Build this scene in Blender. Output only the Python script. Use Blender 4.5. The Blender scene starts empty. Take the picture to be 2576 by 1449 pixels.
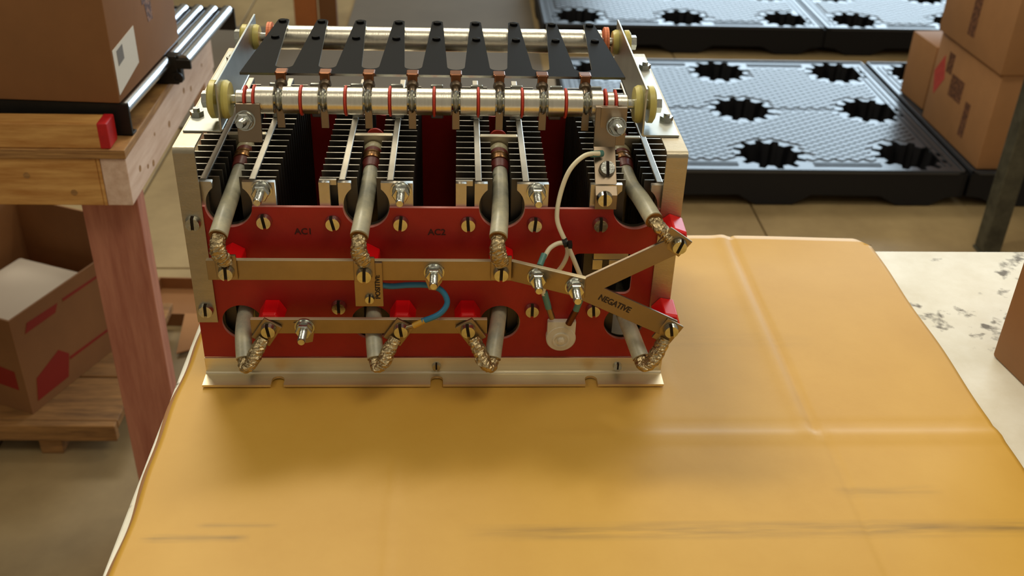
import bpy, bmesh, math, random
from mathutils import Vector, Matrix
random.seed(7)
S = bpy.context.scene
COL = S.collection
PI = math.pi

# ---------------------------------------------------------------- camera, world, lights
CAM = Vector((0.2414, -0.8268, 0.6067)); PITCH, YAW, ROLL, FPX = 0.5498, 0.0602, -0.0342, 2630.3
F_ = Vector((math.sin(YAW)*math.cos(PITCH), math.cos(YAW)*math.cos(PITCH), -math.sin(PITCH)))
R0 = Vector((math.cos(YAW), -math.sin(YAW), 0)); U0 = R0.cross(F_)
R_ = math.cos(ROLL)*R0 - math.sin(ROLL)*U0; U_ = math.sin(ROLL)*R0 + math.cos(ROLL)*U0
cd = bpy.data.cameras.new('camera'); cam = bpy.data.objects.new('camera', cd); COL.objects.link(cam)
cd.sensor_width = 36; cd.lens = 36*FPX/2576; cd.clip_start = .02; cd.clip_end = 60
cam.matrix_world = Matrix(((R_.x, U_.x, -F_.x, CAM.x), (R_.y, U_.y, -F_.y, CAM.y), (R_.z, U_.z, -F_.z, CAM.z), (0, 0, 0, 1)))
cd.dof.use_dof = True; cd.dof.focus_distance = 0.98; cd.dof.aperture_fstop = 9
S.camera = cam
def at(x, y, ax, v):
    """the point of the real plane (axis ax = v) that a measured pixel of the photograph shows"""
    d = F_*FPX + R_*(x-1288) - U_*(y-724.5)
    return CAM + d*((v-CAM[ax])/d[ax])

S.view_settings.view_transform = 'Standard'; S.view_settings.look = 'None'
S.view_settings.gamma = 1; S.view_settings.use_curve_mapping = False
S.view_settings.exposure = 0.0
w = bpy.data.worlds.new('world'); S.world = w; w.use_nodes = True
w.node_tree.nodes['Background'].inputs[0].default_value = (1.0, .88, .66, 1)
w.node_tree.nodes['Background'].inputs[1].default_value = .26
def area(name, loc, aim, sx, sy, power, color):
    l = bpy.data.lights.new(name, 'AREA'); l.shape = 'RECTANGLE'; l.size = sx; l.size_y = sy
    l.energy = power; l.color = color
    o = bpy.data.objects.new(name, l); COL.objects.link(o); o.location = loc
    o.rotation_euler = (Vector(aim)-Vector(loc)).to_track_quat('-Z', 'Y').to_euler(); return o
WARM = (1, .91, .70)
area('ceiling_lamp_behind', (-.25, 1.25, 2.0), (.15, .1, 0), .8, .22, 25, WARM)
area('ceiling_lamp_right_behind', (1.3, 1.5, 1.9), (.4, .1, .2), .8, .25, 8, WARM)
area('ceiling_lamp_over_table', (.9, -.5, 2.2), (.5, .1, 0), 1.3, .5, 12, WARM)
area('ceiling_lamp_left', (-2.0, -.6, 2.3), (.0, .3, 0), 1.3, .4, 9, WARM)
area('ceiling_lamp_far', (-.9, 3.6, 2.3), (-.6, 2.6, -.8), 1.3, .6, 22, WARM)
area('added_rim_lamp', (.3, 4.7, 3.2), (.3, .1, .1), 4.2, .9, 34, WARM)  # unseen lamp, added so upward faces and rims catch a reflection
area('daylight_doorway', (4.2, 9.0, 1.55), (2.0, 1.2, -.3), 5.5, 3.4, 380, (.66, .85, 1))

# ---------------------------------------------------------------- materials
def lin(c):
    return tuple((v/12.92 if v <= .04045 else ((v+.055)/1.055)**2.4) for v in (x/255 for x in c))
def mat(name, rgb, rough=.5, metal=0, bump=0, bscale=200, var=0, vscale=8, rgb2=None, stretch=(1, 1, 1), spec=.5, trans=0, coat=0, rvar=0, alpha=1, coord='Object', sub=0):
    m = bpy.data.materials.new(name); m.use_nodes = True; nt = m.node_tree; N = nt.nodes; L = nt.links
    b = N['Principled BSDF']; c = lin(rgb)+(1,)
    b.inputs['Base Color'].default_value = c; b.inputs['Roughness'].default_value = rough; b.inputs['Metallic'].default_value = metal
    b.inputs['Specular IOR Level'].default_value = spec; b.inputs['Transmission Weight'].default_value = trans
    b.inputs['Coat Weight'].default_value = coat; b.inputs['Alpha'].default_value = alpha
    if sub: b.inputs['Subsurface Weight'].default_value = sub; b.inputs['Subsurface Radius'].default_value = (.01, .01, .01); b.inputs['Subsurface Scale'].default_value = .5
    if bump or var or rgb2 or rvar:
        tc = N.new('ShaderNodeTexCoord'); mp = N.new('ShaderNodeMapping'); mp.inputs['Scale'].default_value = stretch
        L.new(tc.outputs[coord], mp.inputs[0])
        if var or rgb2:
            n = N.new('ShaderNodeTexNoise'); n.inputs['Scale'].default_value = vscale; n.inputs['Detail'].default_value = 6; n.inputs['Roughness'].default_value = .65
            L.new(mp.outputs[0], n.inputs['Vector']); r = N.new('ShaderNodeValToRGB'); L.new(n.outputs[0], r.inputs[0])
            d = lin(rgb2) if rgb2 else tuple(x*(1-var) for x in c[:3])
            r.color_ramp.elements[0].position = .35; r.color_ramp.elements[1].position = .65
            r.color_ramp.elements[0].color = tuple(d)+(1,); r.color_ramp.elements[1].color = c
            L.new(r.outputs[0], b.inputs['Base Color'])
            m['ramp'] = r.name
            if rvar:
                mr = N.new('ShaderNodeMapRange'); mr.inputs[3].default_value = rough-rvar; mr.inputs[4].default_value = rough+rvar
                L.new(n.outputs[0], mr.inputs[0]); L.new(mr.outputs[0], b.inputs['Roughness'])
        if bump:
            n2 = N.new('ShaderNodeTexNoise'); n2.inputs['Scale'].default_value = bscale; n2.inputs['Detail'].default_value = 4
            L.new(mp.outputs[0], n2.inputs['Vector']); bp_ = N.new('ShaderNodeBump'); bp_.inputs['Strength'].default_value = bump; bp_.inputs['Distance'].default_value = .001
            L.new(n2.outputs[0], bp_.inputs['Height']); L.new(bp_.outputs[0], b.inputs['Normal'])
    return m
M = {}
M['alu'] = mat('brushed_aluminium', (240, 228, 200), .44, 1, bump=.15, bscale=300, stretch=(.1, 1, 4), var=.12, vscale=30)
M['alu_rod'] = mat('turned_aluminium', (235, 230, 216), .27, 1, bump=.25, bscale=500, stretch=(6, .3, .3), var=.1, vscale=40)
M['fin'] = mat('extruded_aluminium', (205, 198, 184), .38, 1, bump=.1, bscale=200, var=.15, vscale=40)
M['rededge'] = mat('pale_laminate_edge', (232, 150, 142), .45)  # paler pink for the rim faces of the front plate
M['barglint'] = mat('painted_bar_highlight', (228, 214, 180), .5, .6)  # highlight along the bar tops, painted as a brighter material
M['slotfloor'] = mat('dark_slot_bottom', (44, 30, 22), .7)
M['strap'] = mat('satin_aluminium', (186, 176, 156), .42, 1, bump=.15, bscale=300, stretch=(1, 1, 4), var=.12, vscale=30)
M['finshade'] = mat('shaded_fin_sides', (92, 88, 82), .5, 1)  # shade between the fins painted into their sides, tops stay bright
M['shadewood'] = mat('shaded_pine', (176, 130, 76), .7, bump=.3, bscale=30, stretch=(1.5, 14, 14), rgb2=(120, 86, 50), vscale=5)  # darker pine, the shade under the bench put into the colour
M['zinc'] = mat('zinc_plated_steel', (212, 214, 208), .24, 1, bump=.2, bscale=400, var=.25, vscale=200)
M['bar'] = mat('tinned_copper_bar', (168, 148, 116), .42, 1, bump=.1, bscale=150, var=.15, vscale=25)
M['bar_dull'] = mat('dull_tinned_copper', (150, 134, 116), .42, 1, bump=.1, bscale=150, var=.12, vscale=25)
M['endplate'] = mat('galvanised_sheet', (188, 190, 184), .35, 1, var=.12, vscale=30)
M['red'] = mat('red_insulating_laminate', (172, 34, 28), .42, 0, bump=.12, bscale=350, var=.18, vscale=14, spec=.4)
M['redcap'] = mat('red_moulded_plastic', (232, 12, 20), .35, 0, spec=.5)
M['redwash'] = mat('red_fibre_washer', (196, 60, 38), .6)
M['orange'] = mat('orange_fibre_washer', (226, 128, 84), .6)
M['nylon'] = mat('yellow_nylon', (204, 192, 110), .4, sub=.2)
M['sleeve'] = mat('silicone_sleeve', (206, 200, 172), .38, bump=.2, bscale=90, rgb2=(160, 160, 146), vscale=45, spec=.6)
M['sleevered'] = mat('maroon_heatshrink', (120, 48, 42), .4)
M['cream'] = mat('cream_ceramic', (196, 186, 150), .35)
M['brown'] = mat('brass_collar', (150, 108, 62), .3, .8, var=.3, vscale=80)
M['braid'] = mat('tinned_braid', (214, 192, 150), .3, 1, bump=1, bscale=420, var=.5, vscale=260)
M['black'] = mat('black_anodised_sheet', (11, 10, 10), .6, 0, spec=.06, var=.2, vscale=60)
M['blackrub'] = mat('black_tie', (16, 16, 16), .5)
M['copper'] = mat('copper_contact', (112, 72, 48), .35, 1)
M['wirew'] = mat('white_wire', (236, 226, 196), .4)
M['teal'] = mat('teal_crimp_sleeve', (92, 142, 134), .4)
M['blue'] = mat('blue_wire', (44, 122, 164), .35)
M['yellow'] = mat('yellow_crimp', (206, 160, 60), .4)
M['white'] = mat('white_thermostat_body', (222, 214, 194), .35, var=.1, vscale=60)
M['ink'] = mat('black_ink', (38, 22, 18), .6)
M['inkred'] = mat('dark_ink_on_red', (62, 8, 8), .6)
M['cb'] = mat('carton_brown', (176, 128, 84), .75, bump=.1, bscale=60, var=.1, vscale=10)
M['cbdark'] = mat('carton_dark_brown', (150, 104, 62), .75, bump=.1, bscale=60, var=.12, vscale=8)
M['cbedge'] = mat('corrugated_cut_edge', (160, 138, 100), .8, rgb2=(104, 84, 52), vscale=60, stretch=(1, 1, 14))
M['wood'] = mat('pine', (226, 176, 104), .6, bump=.25, bscale=30, stretch=(1.5, 14, 14), rgb2=(186, 128, 62), vscale=5)
M['woody'] = mat('pine_daylit_y', (240, 214, 196), .55, bump=.25, bscale=30, stretch=(14, 1.5, 14), rgb2=(218, 186, 164), vscale=5)  # cool daylight on the rail put into the colour as pinkish white
M['woodz'] = mat('reddish_wood', (198, 134, 110), .6, bump=.3, bscale=30, stretch=(14, 14, 1.2), rgb2=(172, 106, 86), vscale=5)
M['ply'] = mat('plywood', (196, 150, 90), .6, rgb2=(120, 80, 44), vscale=30, stretch=(.4, .4, 18))
M['redpaint'] = mat('red_paint', (206, 28, 34), .5, var=.25, vscale=40)
M['steel'] = mat('dark_steel', (52, 50, 46), .45, .6, var=.2, vscale=30)
M['chrome'] = mat('roller_steel', (210, 214, 220), .22, 1)
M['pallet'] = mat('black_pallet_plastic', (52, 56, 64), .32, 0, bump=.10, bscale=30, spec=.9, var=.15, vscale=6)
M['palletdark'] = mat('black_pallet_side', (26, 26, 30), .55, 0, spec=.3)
M['floor'] = mat('sealed_concrete', (172, 149, 108), .5, bump=.2, bscale=14, rgb2=(138, 117, 82), vscale=2.2)
M['mat'] = mat('grey_brown_surface', (112, 102, 88), .7, bump=.3, bscale=80, var=.12, vscale=4)
M['laminate'] = mat('worn_white_laminate', (248, 246, 236), .4, bump=.1, bscale=40, rgb2=(228, 222, 204), vscale=9)
M['orangewood'] = mat('orange_brown_board', (186, 110, 54), .6, var=.15, vscale=8)
M['brownwood'] = mat('dark_brown_board', (128, 82, 42), .6, var=.15, vscale=8)
M['post'] = mat('grey_green_painted_steel', (92, 90, 76), .55, .2, rgb2=(62, 60, 50), vscale=18)
M['label'] = mat('white_label', (226, 222, 212), .5)
M['labelgrey'] = mat('grey_print', (120, 116, 112), .6)
M['pink'] = mat('pink_red_label', (206, 84, 76), .5, var=.2, vscale=60)
M['print'] = mat('faded_carton_print', (96, 66, 50), .7)
M['redprint'] = mat('red_carton_print', (150, 34, 24), .6, var=.1)
M['paper'] = mat('white_liner', (226, 216, 204), .6, bump=.1, bscale=10)
M['bluetape'] = mat('grey_blue_tape', (98, 112, 110), .5)

# cardboard sheet: broad tone changes and scuff streaks that belong to the sheet itself
def cardboard_mat():
    m = mat('work_cardboard', (217, 171, 76), .48, bump=.05, bscale=300, rgb2=(206, 158, 62), vscale=4, spec=.45)
    nt = m.node_tree; N = nt.nodes; L = nt.links; b = N['Principled BSDF']; r = N[m['ramp']]
    tc = N.new('ShaderNodeTexCoord'); sp = N.new('ShaderNodeSeparateXYZ'); L.new(tc.outputs['Object'], sp.inputs[0])
    def math_(op, a, bb, clamp=False):
        n = N.new('ShaderNodeMath'); n.operation = op; n.use_clamp = clamp
        for i, v in enumerate((a, bb)):
            if v is None: continue
            if isinstance(v, (int, float)): n.inputs[i].default_value = v
            else: L.new(v, n.inputs[i])
        return n.outputs[0]
    nz = N.new('ShaderNodeTexNoise'); nz.inputs['Scale'].default_value = 1; nz.inputs['Detail'].default_value = 5
    mp = N.new('ShaderNodeMapping'); mp.inputs['Scale'].default_value = (9, 110, 1); L.new(tc.outputs['Object'], mp.inputs[0]); L.new(mp.outputs[0], nz.inputs['Vector'])
    tot = None
    for (x0, x1, yc, hw, s) in ((.24, .80, -.214, .012, .75), (-.01, .078, -.217, .006, .85), (.03, .10, -.203, .004, .4), (.56, .66, -.17, .010, .3), (.40, .62, .06, .02, .12)):
        dx = math_('SUBTRACT', 1, math_('MULTIPLY', math_('ABSOLUTE', math_('SUBTRACT', sp.outputs[0], (x0+x1)/2), None), 2/(x1-x0)))
        dx = math_('MULTIPLY', dx, 3.5, True)
        dy = math_('SUBTRACT', 1, math_('DIVIDE', math_('ABSOLUTE', math_('SUBTRACT', sp.outputs[1], yc), None), hw), True)
        v = math_('MULTIPLY', math_('MULTIPLY', dx, dy), s)
        tot = v if tot is None else math_('ADD', tot, v)
    nn = math_('MULTIPLY', math_('SUBTRACT', nz.outputs[0], .36), 3.2, True)
    fac = math_('MULTIPLY', tot, nn, True)
    mx = N.new('ShaderNodeMix'); mx.data_type = 'RGBA'; L.new(fac, mx.inputs[0]); L.new(r.outputs[0], mx.inputs[6]); mx.inputs[7].default_value = lin((120, 98, 62))+(1,)
    L.new(mx.outputs[2], b.inputs['Base Color'])
    return m
M['sheet'] = cardboard_mat()
def laminate_mat():
    m = M['laminate']; nt = m.node_tree; N = nt.nodes; L = nt.links; b = N['Principled BSDF']; r = N[m['ramp']]
    tc = N.new('ShaderNodeTexCoord'); n = N.new('ShaderNodeTexNoise'); n.inputs['Scale'].default_value = 60; n.inputs['Detail'].default_value = 3
    n2 = N.new('ShaderNodeTexNoise'); n2.inputs['Scale'].default_value = 7; L.new(tc.outputs['Object'], n.inputs[0]); L.new(tc.outputs['Object'], n2.inputs[0])
    a = N.new('ShaderNodeMath'); a.operation = 'MULTIPLY'; L.new(n.outputs[0], a.inputs[0]); L.new(n2.outputs[0], a.inputs[1])
    q = N.new('ShaderNodeValToRGB'); q.color_ramp.elements[0].position = .34; q.color_ramp.elements[1].position = .42; L.new(a.outputs[0], q.inputs[0])
    mx = N.new('ShaderNodeMix'); mx.data_type = 'RGBA'; L.new(q.outputs[0], mx.inputs[0]); L.new(r.outputs[0], mx.inputs[6]); mx.inputs[7].default_value = lin((112, 100, 78))+(1,)
    L.new(mx.outputs[2], b.inputs['Base Color'])
laminate_mat()
def blotch_mat(name, ink, ground, scale):
    m = mat(name, ink, .7, rgb2=ground, vscale=scale)
    r = m.node_tree.nodes[m['ramp']]; r.color_ramp.elements[0].position = .44; r.color_ramp.elements[1].position = .52; return m
M['blotch'] = blotch_mat('worn_black_print', (88, 66, 66), (158, 122, 104), 130)
M['blotch2'] = blotch_mat('worn_brown_print', (92, 60, 44), (134, 90, 62), 90)

# ---------------------------------------------------------------- mesh helpers
class MB:
    def __init__(s): s.bm = bmesh.new()
    def box(s, x0, x1, y0, y1, z0, z1, mtx=None, bev=0):
        t = bmesh.new(); r = bmesh.ops.create_cube(t, size=1)
        for v in t.verts: v.co = Vector(((x0+x1)/2+v.co.x*(x1-x0), (y0+y1)/2+v.co.y*(y1-y0), (z0+z1)/2+v.co.z*(z1-z0)))
        if bev: bmesh.ops.bevel(t, geom=t.edges[:], offset=bev, segments=2, affect='EDGES', profile=.5)
        if mtx: t.transform(mtx)
        s._add(t); return s
    def cyl(s, p, q, r, n=24, r2=None, cap=True):
        p, q = Vector(p), Vector(q); d = q-p; t = bmesh.new()
        bmesh.ops.create_cone(t, cap_ends=cap, segments=n, radius1=r, radius2=r if r2 is None else r2, depth=d.length)
        t.transform(Matrix.Translation((p+q)/2) @ d.to_track_quat('Z', 'Y').to_matrix().to_4x4())
        s._add(t); return s
    def lathe(s, prof, p, d, n=24):
        """prof = [(t, r)] along direction d from p"""
        q = Vector(d).normalized().to_track_quat('Z', 'Y').to_matrix().to_4x4(); q = Matrix.Translation(Vector(p)) @ q
        rings = [[s.bm.verts.new(q @ Vector((r*math.cos(2*PI*i/n), r*math.sin(2*PI*i/n), t))) for i in range(n)] for t, r in prof]
        for a, b in zip(rings, rings[1:]):
            for i in range(n): s.bm.faces.new((a[i], a[(i+1) % n], b[(i+1) % n], b[i]))
        if prof[0][1] > 1e-5: s.bm.faces.new(rings[0][::-1])
        if prof[-1][1] > 1e-5: s.bm.faces.new(rings[-1])
        return s
    def tube(s, pts, rad, n=12, flat=1.0, jit=0):
        P = smooth([Vector(p) for p in pts]); k = len(P); R = rad if callable(rad) else (lambda t: rad)
        up = Vector((0, 0, 1)) if abs((P[-1]-P[0]).normalized().z) < .9 else Vector((0, 1, 0)); rings = []
        for i, p in enumerate(P):
            d = (P[min(i+1, k-1)]-P[max(i-1, 0)]).normalized(); a = d.cross(up)
            if a.length < .05: a = d.cross(Vector((1, 0, 0)))
            a.normalize(); b = d.cross(a).normalized(); r = R(i/(k-1))
            rings.append([s.bm.verts.new(p+(a*math.cos(2*PI*j/n)+b*flat*math.sin(2*PI*j/n))*r*(1+random.uniform(-jit, jit))) for j in range(n)])
            up = b if False else up
        for a, b in zip(rings, rings[1:]):
            for j in range(n): s.bm.faces.new((a[j], a[(j+1) % n], b[(j+1) % n], b[j]))
        s.bm.faces.new(rings[0][::-1]); s.bm.faces.new(rings[-1]); return s
    def prism(s, poly, ax, v0, v1):
        """polygon in the two other axes, extruded along axis ax from v0 to v1"""
        def mk(u, w_, v):
            c = [u, w_]; c.insert(ax, v); return s.bm.verts.new(c)
        a = [mk(u, w_, v0) for u, w_ in poly]; b = [mk(u, w_, v1) for u, w_ in poly]; n = len(poly)
        s.bm.faces.new(a); s.bm.faces.new(b[::-1])
        for i in range(n): s.bm.faces.new((a[(i+1) % n], a[i], b[i], b[(i+1) % n]))
        return s
    def mesh2(s, me):
        s.bm.from_mesh(me); return s
    def _add(s, t):
        me = bpy.data.meshes.new('t'); t.to_mesh(me); t.free(); s.bm.from_mesh(me); bpy.data.meshes.remove(me)
    def mesh(s, name, m, smooth_=False):
        bmesh.ops.recalc_face_normals(s.bm, faces=s.bm.faces[:])
        me = bpy.data.meshes.new(name); s.bm.to_mesh(me); s.bm.free()
        ms = m if isinstance(m, (list, tuple)) else [m]
        for x in ms: me.materials.append(M[x])
        if smooth_:
            for p in me.polygons: p.use_smooth = True
            try: me.set_sharp_from_angle(angle=math.radians(38))
            except Exception: pass
        return me
    def build(s, name, m, parent=None, sm=False, bevel=0, **kw):
        return put(name, s.mesh(name, m, sm), parent, bevel=bevel, **kw)
def smooth(P):
    if len(P) < 3: return P if len(P) < 2 else [P[0].lerp(P[1], i/6) for i in range(7)]
    out = []
    for i in range(len(P)-1):
        a = P[max(i-1, 0)]; b = P[i]; c = P[i+1]; d = P[min(i+2, len(P)-1)]
        for j in range(8):
            t = j/8; out.append(.5*((2*b)+(c-a)*t+(2*a-5*b+4*c-d)*t*t+(3*b-a-3*c+d)*t**3))
    out.append(P[-1]); return out
def put(name, me, parent=None, loc=(0, 0, 0), rot=(0, 0, 0), bevel=0, label=None, cat=None, group=None, kind=None):
    o = bpy.data.objects.new(name, me); COL.objects.link(o); o.parent = parent; o.location = loc; o.rotation_euler = rot
    if bevel:
        b = o.modifiers.new('bevel', 'BEVEL'); b.width = bevel; b.segments = 2; b.limit_method = 'ANGLE'; b.angle_limit = math.radians(50)
    tag(o, label, cat, group, kind); return o
def tag(o, label=None, cat=None, group=None, kind=None):
    for k, v in (('label', label), ('category', cat), ('group', group), ('kind', kind)):
        if v: o[k] = v
def thing(name, label, cat, loc=(0, 0, 0), rz=0, group=None):
    o = bpy.data.objects.new(name, None); COL.objects.link(o); o.location = loc; o.rotation_euler = (0, 0, rz); o.empty_display_size = .05
    tag(o, label, cat, group); return o
def copy_tree(o, parent=None):
    c = o.copy(); COL.objects.link(c); c.parent = parent
    for ch in list(o.children): copy_tree(ch, c)
    return c
def circle(cx, cy, r, n=40, a0=0, a1=2*PI, closed=True):
    k = n if closed else n+1
    return [(cx+r*math.cos(a0+(a1-a0)*i/n), cy+r*math.sin(a0+(a1-a0)*i/n)) for i in range(k)]
def flat_with_holes(outlines, th):
    """filled 2D outlines (first outer, rest holes) as a plate in XY, thickness th about z = 0"""
    cu = bpy.data.curves.new('c', 'CURVE'); cu.dimensions = '2D'; cu.fill_mode = 'BOTH'; cu.extrude = th/2
    for pl in outlines:
        sp = cu.splines.new('POLY'); sp.points.add(len(pl)-1)
        for i, (x, y) in enumerate(pl): sp.points[i].co = (x, y, 0, 1)
        sp.use_cyclic_u = True
    o = bpy.data.objects.new('c', cu); COL.objects.link(o); dg = bpy.context.evaluated_depsgraph_get(); dg.update()
    me = bpy.data.meshes.new_from_object(o.evaluated_get(dg)); bpy.data.objects.remove(o); bpy.data.curves.remove(cu); me.materials.clear(); return me
def plate_xz(outlines, y0, y1):
    me = flat_with_holes(outlines, abs(y1-y0))
    me.transform(Matrix.Translation((0, (y0+y1)/2, 0)) @ Matrix.Rotation(PI/2, 4, 'X')); return me
def edge_mat(o, m, test):
    o.data.materials.append(M[m]); k = len(o.data.materials)-1
    for p in o.data.polygons:
        if test(p): p.material_index = k
    return o
def text(name, body, size, mtx, parent, m='ink', extrude=.00012, kind=None):
    cu = bpy.data.curves.new('t', 'FONT'); cu.body = body; cu.size = size; cu.extrude = extrude; cu.align_x = 'CENTER'; cu.align_y = 'CENTER'; cu.offset = size*.02; cu.resolution_u = 3
    o = bpy.data.objects.new('t', cu); COL.objects.link(o); dg = bpy.context.evaluated_depsgraph_get(); dg.update()
    me = bpy.data.meshes.new_from_object(o.evaluated_get(dg)); bpy.data.objects.remove(o); bpy.data.curves.remove(cu)
    me.materials.clear(); me.materials.append(M[m]); me.transform(mtx); return put(name, me, parent)

# ================================================================ SETTING
FZ = -.83
fl = MB().box(-5, 7, -2.5, 11, FZ-.10, FZ-.012).build('floor', 'floor', kind='structure')
# cast slabs with recessed joints
xs = [-5, -3.44, -1.95, -.706, 1.137, 2.70, 4.2, 7]; ys = [-2.5, -.9, .35, 1.61, 3.1, 4.6, 6.2, 8, 11]
for i in range(len(xs)-1):
    for j in range(len(ys)-1):
        MB().box(xs[i]+.003, xs[i+1]-.003, ys[j]+.003, ys[j+1]-.003, FZ-.02, FZ, bev=.002).build('slab', 'floor', fl)
# far wall with the open doorway the daylight comes through, side walls
for nm, b in (('wall_back', [(-5, 1.3, 9.3, 9.5, FZ, 4), (7.0, 7.4, 9.3, 9.5, FZ, 4), (1.3, 7.0, 9.3, 9.5, 3.4, 4)]), ('wall_left', [(-5.2, -5, -2.5, 9.5, FZ, 4)])):
    q = MB()
    for a in b: q.box(*a)
    q.build(nm, 'mat', kind='structure')

mt = MB().box(-.86, .575, 2.55, 3.66, FZ, FZ+.006).box(-.245, .575, 3.661, 5.0, FZ, FZ+.006).build('floor_patch', 'mat')  # thin grey brown slabs over part of the floor
tag(mt, 'flat grey brown patch lying on the floor behind the metal assembly', 'mat')

# orange brown upright boards at the back
ub = thing('upright_rack_leg', 'orange and brown wooden upright standing behind the assembly at back', 'rack leg', (-.37, 3.62, FZ))
MB().box(-.09, .005, 0, .04, .0062, 1.5).build('board', 'orangewood', ub, bevel=.002)
MB().box(.012, .088, .015, .055, .0062, 1.5).build('board', 'brownwood', ub, bevel=.002)

# ================================================================ WORK TABLE
tb = thing('work_table', 'white speckled work table under the cardboard and the metal assembly', 'table', (.5, -.1, FZ))
MB().box(-.53, .95, -.95, .362, .795, .8227, bev=.002).build('tabletop', 'laminate', tb)
MB().box(-.50, .92, -.90, .33, .72, .795).build('apron', 'wood', tb)
for sx, sy in ((-.47, -.85), (.88, -.85), (-.47, .29), (.88, .29)):
    MB().box(sx-.03, sx+.03, sy-.03, sy+.03, 0, .72).build('leg', 'wood', tb)

# cardboard sheets on the table (top face at z = 0)
def sheet_h(x, y):
    h = 0
    if y > -.095: h += -.0022*math.exp(-((x-.571)/.0035)**2)+.0012*math.exp(-((x-.560)/.007)**2)
    else: h += -.0013*math.exp(-((x-.577)/.003)**2)
    if x > .28: h += (.0018*math.exp(-((y+.094)/.006)**2)-.0012*math.exp(-((y+.083)/.004)**2))*min(1, (x-.28)/.08)
    h += -.0007*math.exp(-((x-.186)/.002)**2)*(1 if y < -.11 else 0)
    if x > .47: h += .0035*max(0, (y-.20)/.08)**2*(.5+.5*math.sin((x-.45)*14))
    h += .0004*math.sin(x*9+y*13)
    return h
def sheet(name, x0, x1, y0, y1, z, th, wob, m, label):
    bm = bmesh.new(); nx, ny = 190, 110; V = []
    xsr = [i/nx for i in range(nx+1)]
    for j in range(ny+1):
        row = []
        for i in range(nx+1):
            u, v = xsr[i], j/ny; y = y0+(y1-y0)*v
            lx = x0+wob*(math.sin(y*23)+.6*math.sin(y*61+1)); rx = x1+.001*math.sin(y*37)
            x = lx+(rx-lx)*u; yy = y
            if x > x1-.013 and yy > y1-.02 and z > -.001:      # torn corner
                yy = min(yy, y1-.002-.016*max(0, (x-(x1-.013))/.013))
            inside = (-.012 < x < .452 and -.026 < y < .285)
            row.append(bm.verts.new((x, yy, z+(0 if inside or z < -.001 else sheet_h(x, y)))))
        V.append(row)
    for j in range(ny):
        for i in range(nx): bm.faces.new((V[j][i], V[j][i+1], V[j+1][i+1], V[j+1][i]))
    me = bpy.data.meshes.new(name); bm.to_mesh(me); bm.free()
    for p in me.polygons: p.use_smooth = True
    me.materials.append(M[m]); me.materials.append(M['cbedge'])
    o = put(name, me, label=label, cat='cardboard')
    s = o.modifiers.new('solid', 'SOLIDIFY'); s.thickness = th; s.offset = -1; s.material_offset_rim = 1; s.use_rim = True
    return o
sheet('cardboard_sheet', -.0215, .7415, -.62, .279, 0, .0030, .0012, 'sheet', 'big flattened orange brown cardboard sheet with creases under the assembly')
sheet('cardboard_sheet', -.0262, .70, -.61, .270, -.0058, .0012, .0018, 'cb', 'lower cardboard layer whose pale cut edge shows at the left')

# carton on the table at the right edge
def carton(name, label, w_, d, h, loc, rz, m='cb', group=None, seam=True, flaps=True):
    t = thing(name, label, 'carton', loc, rz, group)
    MB().box(0, w_, 0, d, 0, h, bev=.003).build('body', m, t, sm=True)
    return t
c1 = carton('brown_carton', 'plain brown carton standing on the white table at the right edge', .35, .30, .30, (.843, -.255, -.0071), math.radians(9), 'cbdark')

# ================================================================ RECTIFIER ASSEMBLY
mm = .001
RT = thing('rectifier_assembly', 'red and aluminium rectifier stack with cooling fins standing on the cardboard', 'electrical equipment', (0, 0, 0))

# -- base brackets
def base_outline():
    o = [(0, 0), (0, -22)]
    for c in (70, 221, 370):
        o += [(c-6, -22)]+[(c+6*math.cos(a), -14+6*math.sin(a)) for a in [PI-PI*i/10 for i in range(11)]]+[(c+6, -22)]
    o += [(440, -22), (440, 0)]
    return [(x*mm, y*mm) for x, y in o]
def base(yc, flip, name):
    fme = flat_with_holes([base_outline()], .0025)
    if flip: fme.transform(Matrix.Scale(-1, 4, (0, 1, 0)))
    fme.transform(Matrix.Translation((0, yc, .0028)))
    q = MB().mesh2(fme)
    s = 1 if flip else -1
    q.box(0, .44, min(yc, yc+s*.0022), max(yc, yc+s*.0022), .0015, .0212)
    # rounded inner corner
    q.cyl((0, yc+s*.0022, .0040), (.44, yc+s*.0022, .0040), .0022, 12)
    return q.build(name, 'alu', RT, bevel=.0006, label='pale aluminium angle bracket along the bottom with three notches' if not flip else None)
bb = base(0, False, 'base_bracket'); base(.266, True, 'base_bracket')

# -- screws
def pan_head(r, h):
    q = MB().lathe([(0, r), (h*.55, r), (h*.85, r*.86), (h, r*.55), (h, 0)], (0, 0, 0), (0, -1, 0), 28)
    me = q.mesh('screw', 'zinc', True)
    return me
def slot_head(r, h, sw=.0026):
    q = MB()
    for s in (-1, 1):     # two half moons either side of the slot
        a0 = math.asin(sw/2/r); pts = [(s*r*math.cos(a), r*math.sin(a)) for a in [-PI/2+a0*1.1+(PI-2.2*a0)*i/14 for i in range(15)]]
        pts = [(x if abs(x) > sw/2 else s*sw/2, z) for x, z in pts]
        n = len(pts)
        lo = [q.bm.verts.new((x, -h*.2, z)) for x, z in pts]; hi = [q.bm.verts.new((s*sw/2+(x-s*sw/2)*.82, -h, z*.84)) for x, z in pts]
        q.bm.faces.new(lo); q.bm.faces.new(hi)
        for i in range(n): q.bm.faces.new((lo[i], lo[(i+1) % n], hi[(i+1) % n], hi[i]))
    q.lathe([(0, r), (h*.22, r)], (0, 0, 0), (0, -1, 0), 28)
    me = q.mesh('screw', ['zinc', 'slotfloor'], True)
    for p in me.polygons:
        if p.normal.y < -.9 and p.center.y > -h*.25: p.material_index = 1
    return me
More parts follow.
